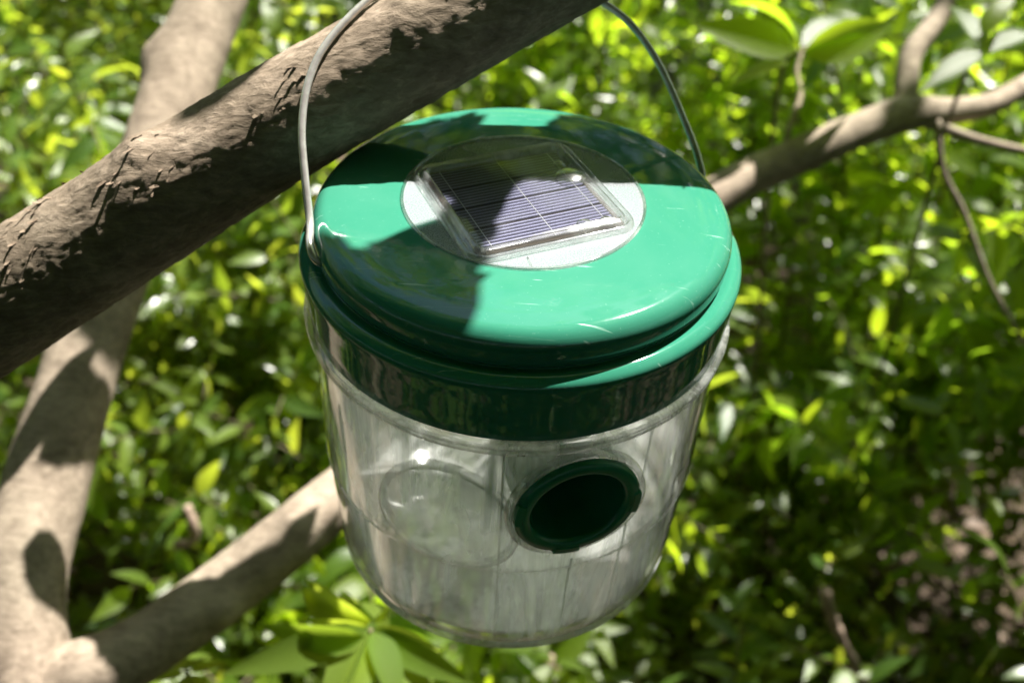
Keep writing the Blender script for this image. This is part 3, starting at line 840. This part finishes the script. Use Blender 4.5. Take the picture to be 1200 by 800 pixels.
# fallen twigs and leaf litter --------------------------------------
def dead(pts, r, label):
    P = smooth_path(pts, 5); V, F = tube(P, r * (1 + .25 * rng.normal(size=len(P)).clip(-1, 1)), 7)
    tag(mesh_obj('dead_twig', V, F, M['twig']), label, 'twig', 'dead twigs in the undergrowth')
dead([at(218, 592, .85), at(224, 606, .85), at(228, 632, .86), at(205, 638, .86)], .004, 'short bent dead twig in the dark gap left of the crossing limb')
dead([at(966, 688, .80), at(975, 722, .81), at(985, 745, .82), at(1005, 785, .83)], .0045, 'pale dead stick lit by the sun in the lower right corner')
dead([at(640, 770, .8), at(655, 800, .82), at(660, 860, .85)], .006, 'brown upright stick just below the jar')
n = 5200
P = np.stack([rng.uniform(-1.8, 2.0, n), rng.uniform(-.6, 2.6, n), rng.uniform(.0, .035, n)], -1)
P[:, 2] += .10 * fbm(np.stack([P[:, 0] * 1.3, P[:, 1] * 1.3, 0 * P[:, 0]], -1), 5)
mass('leaf_litter', LT_wide, P, rng.normal(0, 1, (n, 3)) * [1, 1, .25], np.array([0, 0, 1.0]) + rng.normal(0, .35, (n, 3)), rng.uniform(.02, .05, n), M['litter'])
# low ground cover
n = 9000
P = np.stack([rng.uniform(-1.6, 1.8, n), rng.uniform(.0, 2.6, n), rng.uniform(.03, .20, n)], -1)
g = fbm(P * [2.2, 2.2, 0] + 3, 3); P = P[g > -.03]; n = len(P)
mass('ground_cover', LT_mass, P, rng.normal(0, 1, (n, 3)) * [1, 1, .3], np.array([0, 0, 1.0]) + rng.normal(0, .4, (n, 3)), rng.uniform(.018, .038, n), M['leaf'])
# undergrowth all round, beyond the picture
n = 9000
P = np.stack([rng.uniform(-2.0, 2.0, n), rng.uniform(-2.0, -.35, n), rng.uniform(.03, .55, n)], -1)
P = P[np.hypot(P[:, 0], P[:, 1]) > .45]; n = len(P)
mass('ground_cover', LT_wide, P, rng.normal(0, 1, (n, 3)) * [1, 1, .3], np.array([0, 0, 1.0]) + rng.normal(0, .4, (n, 3)), rng.uniform(.04, .08, n), M['leaf_top'])
n = 60000
a = rng.uniform(0, 2 * np.pi, n); rr = rng.uniform(1.7, 5.5, n)
P = np.stack([rr * np.cos(a), rr * np.sin(a), rng.uniform(.0, 1.0, n) * (.5 + .75 * (rr - 1.2))], -1)
front = (np.abs(np.arctan2(P[:, 0], P[:, 1])) < .9) & (P[:, 1] < 3.0)
P = P[~front]; n = len(P)
mass('undergrowth', LT_wide, P, rng.normal(0, 1, (n, 3)) * [1, 1, .4], np.array([0, 0, 1.0]) + rng.normal(0, .5, (n, 3)), rng.uniform(.08, .16, n), M['leaf_top'])

# unseen tall trees added farther back to close the low sky that the glossy lid reflects
n = 42000
P = np.stack([rng.uniform(-8, 8, n), rng.uniform(5.0, 9.0, n), rng.uniform(1.0, 7.0, n)], -1)
P = P[fbm(P * 1.1 + 5, 3) > -.05]; n = len(P)
mass('sky_block_trees', LT_wide, P, rng.normal(0, 1, (n, 3)) * [1, 1, .5], np.array([0, 0, 1.0]) + rng.normal(0, .6, (n, 3)), rng.uniform(.14, .30, n), M['leaf_top'])

# ------------------------------------------------------------------ unseen crown overhead, gaps and density set for the light (belongs to the tree that carries the trap)
n = 80000
P = np.stack([rng.uniform(-5, 5, n), rng.uniform(-5, 5.5, n), rng.uniform(2.0, 3.9, n)], -1)
g = fbm(P * 1.9, 3)
lz = P - SDIR * ((P[:, 2] - .7) / SDIR[2])[:, None]
thr = np.full(len(P), .25); thr[lz[:, 1] > 1.9] = .06; thr[lz[:, 1] < -.30] = -.3
thr[(lz[:, 0] > .18) & (lz[:, 1] < .80) & (lz[:, 1] > -.3)] = -.05
P = P[g > thr]
OPEN = ((80, 470, .455, .17), (60, 600, .435, .16), (190, 150, .49, .13), (270, 690, .46, .13), (900, 200, .62, .07))
def sun_hit(P, c):
    """distance of each point from the sun ray through c"""
    v = P - c; s = v @ SDIR; return np.linalg.norm(v - s[:, None] * SDIR, axis=1), s
c0 = W((0, .1, 0)); dd, s = sun_hit(P, c0)
dd2, s2 = sun_hit(P, W((-1.2, .3, .3)))
ok = ((dd > .18) & (dd2 > .10)) | (s < 0)
for px_, py_, d_, r_ in OPEN:
    ok &= sun_hit(P, at(px_, py_, d_))[0] > r_
P = P[ok]
back = np.stack([rng.uniform(-5, 5, 60000), rng.uniform(-5, -.7, 60000), rng.uniform(2.0, 3.9, 60000)], -1)  # extra unseen leaves added to cut sky light from behind the camera
back2 = np.stack([rng.uniform(-3.5, 3.5, 36000), rng.uniform(-.9, .05, 36000), rng.uniform(1.9, 3.9, 36000)], -1)
bl = back2 - SDIR * ((back2[:, 2] - .7) / SDIR[2])[:, None]
dd, s = sun_hit(back2, c0)
back2 = back2[(bl[:, 1] < -.12) & ((dd > .18) | (s < 0))]
P2 = np.concatenate([back, back2]); ok = np.ones(len(P2), bool)
for px_, py_, d_, r_ in OPEN:
    ok &= sun_hit(P2, at(px_, py_, d_))[0] > r_
P = np.concatenate([P, P2[ok]])
n = len(P)
crown = mass('crown', LT_wide, P, rng.normal(0, 1, (n, 3)) * [1, 1, .35], np.array([0, 0, 1.0]) + rng.normal(0, .4, (n, 3)), rng.uniform(.05, .11, n), M['leaf_top'], tree1)

# leafy sprays hanging just above the picture: they cast the sharp dapples
n = 1900
P = np.stack([rng.uniform(-1.5, 2.2, n), rng.uniform(-.2, 2.6, n), rng.uniform(1.55, 1.95, n)], -1)
g = fbm(P * [3.0, 3.0, 1.2] + 9, 3); P = P[g > .03]
dd, s = sun_hit(P, W((0, .1, 0))); ok = dd > .13
for px_, py_, d_, r_ in OPEN:
    ok &= sun_hit(P, at(px_, py_, d_))[0] > r_ - .02
P = P[ok]
mass('hanging_leaves', LT_wide, P, rng.normal(0, 1, (len(P), 3)) * [1, 1, .35], np.array([0, 0, 1.0]) + rng.normal(0, .4, (len(P), 3)), rng.uniform(.05, .09, len(P)), M['leaf_top'], tree1)

# unseen leaves added towards the sun, placed to cast chosen shadow shapes
def shade_leaf(px, py, zdev, dist, length, ang, wid=1.0):
    """leaf whose centre lies towards the sun, dist metres from a point of the lid plane"""
    d = FW + (px - 600) / FPX * RT - (py - 400) / FPX * UP
    c = W(CAM_U + d * ((zdev - CAM_U[2]) / d[2])) + SDIR * dist
    dr = np.array([math.cos(ang), math.sin(ang), .05])
    return c - dr * length * .5, dr, np.array([.25, .1, 1.0]), length
def inside(pt, poly):
    x, y = pt; c = False
    for (x0, y0), (x1, y1) in zip(poly, poly[1:] + poly[:1]):
        if (y0 > y) != (y1 > y) and x < (x1 - x0) * (y - y0) / (y1 - y0) + x0: c = not c
    return c
def lidpt(px, py, z=0.0):
    d = FW + (px - 600) / FPX * RT - (py - 400) / FPX * UP
    return CAM_U + d * ((z - CAM_U[2]) / d[2])
sh = []
rs = random.Random(4)
def spray(poly, want, lens, dist):
    """fill the shadow polygon (lid plane) with the shadows of wide leaves added for it"""
    q = [tuple(lidpt(*p_)[:2]) for p_ in poly]
    xs = [a[0] for a in q]; ys = [a[1] for a in q]; grid = {}
    for _ in range(600):
        c = (rs.uniform(min(xs), max(xs)), rs.uniform(min(ys), max(ys)))
        if inside(c, q): grid[c] = False
    for _ in range(4000):
        if sum(grid.values()) > want * len(grid): break
        c = (rs.uniform(min(xs), max(xs)), rs.uniform(min(ys), max(ys))); an = rs.uniform(0, math.pi); ln = rs.uniform(*lens) / RU
        el = [(c[0] + ln * .46 * math.cos(t) * math.cos(an) - ln * .27 * math.sin(t) * math.sin(an), c[1] + ln * .46 * math.cos(t) * math.sin(an) + ln * .27 * math.sin(t) * math.cos(an)) for t in np.linspace(0, 2 * math.pi, 10)[:-1]]
        if sum(inside(e, q) for e in el) < 8: continue
        new = 0; hits = []
        for g_ in grid:
            dx, dy = g_[0] - c[0], g_[1] - c[1]; a = dx * math.cos(an) + dy * math.sin(an); b = -dx * math.sin(an) + dy * math.cos(an)
            if (a / (ln * .45)) ** 2 + (b / (ln * .24)) ** 2 < 1:
                hits.append(g_); new += not grid[g_]
        if new < 5: continue
        for g_ in hits: grid[g_] = True
        w = W(np.array([c[0], c[1], 0])) + SDIR * rs.uniform(*dist); dr = np.array([math.cos(an), math.sin(an), 0.0]); ln *= RU
        sh.append((w - dr * ln * .5, dr, np.array([.1, .1, 1.0]), ln))
spray([(505, 238), (462, 288), (438, 298), (400, 270), (350, 262), (335, 340), (380, 430), (450, 470), (556, 470), (556, 340), (578, 285), (560, 290)], .97, (.012, .034), (.20, .32))
spray([(430, 185), (480, 146), (548, 127), (566, 132), (575, 150), (540, 165), (480, 185)], .95, (.014, .032), (.22, .32))
spray([(645, 129), (700, 130), (770, 158), (815, 185), (790, 192), (720, 165), (640, 150)], .95, (.012, .030), (.22, .32))
spray([(490, 190), (560, 160), (650, 188), (606, 222), (590, 252), (578, 285), (545, 310), (525, 260)], .97, (.010, .026), (.20, .26))
for (px, py, d_, ln, an) in ((30, 785, .30, .036, .3), (135, 345, .3, .026, .5), (240, 45, .42, .05, .9), (372, 600, .3, .08, .4), (340, 612, .27, .06, 1.2), (200, 735, .3, .08, .3), (150, 775, .3, .05, 1.0), (355, 575, .28, .07, .6), (400, 560, .28, .06, .6), (395, 590, .26, .06, 1.4)):
    c = at(px, py, .43) + SDIR * d_; dr = np.array([math.cos(an), math.sin(an), 0.05]); sh.append((c - dr * ln / 2, dr, np.array([.2, .1, 1.0]), ln))
for (t, d_, ln, an) in ((-1.05, .40, .030, .8),):
    c = bpnt(t) + SDIR * d_; dr = np.array([math.cos(an), math.sin(an), 0.05]); sh.append((c - dr * ln / 2, dr, np.array([.2, .1, 1.0]), ln))
for i_, q_ in enumerate(sh):            # added shade leaves stay out of view: slide any lower one up along its sun ray
    b_ = q_[0]
    for _ in range(12):
        x_, y_, z_ = project(np.array([b_, b_ + q_[1] * q_[3]]))
        if y_.max() < -25: break
        b_ = b_ + SDIR * .05
    sh[i_] = (b_,) + tuple(q_[1:])
nar = []
for (px, py, d_, ln, an) in ((88, 540, .26, .060, 1.0), (15, 610, .26, .050, 1.1), (268, 20, .42, .05, 1.0)):
    c = at(px, py, .445) + SDIR * d_; dr = np.array([math.cos(an), math.sin(an), .25]); nar.append((c - dr * ln / 2, dr, np.array([.1, .1, 1.0]), ln))
mass('shade_leaves', leaf_mesh(ns=5, wid=.34), np.array([a[0] for a in nar]), np.array([a[1] for a in nar]), np.array([a[2] for a in nar]), np.array([a[3] for a in nar]), M['leaf_top'], tree1)
LTs = leaf_mesh(ns=5, wid=.62)
mass('shade_leaves', LTs, np.array([a[0] for a in sh]), np.array([a[1] for a in sh]), np.array([a[2] for a in sh]), np.array([a[3] for a in sh]), M['leaf_top'], tree1)  # unseen leaves added to shade parts of the lid, limbs and branch
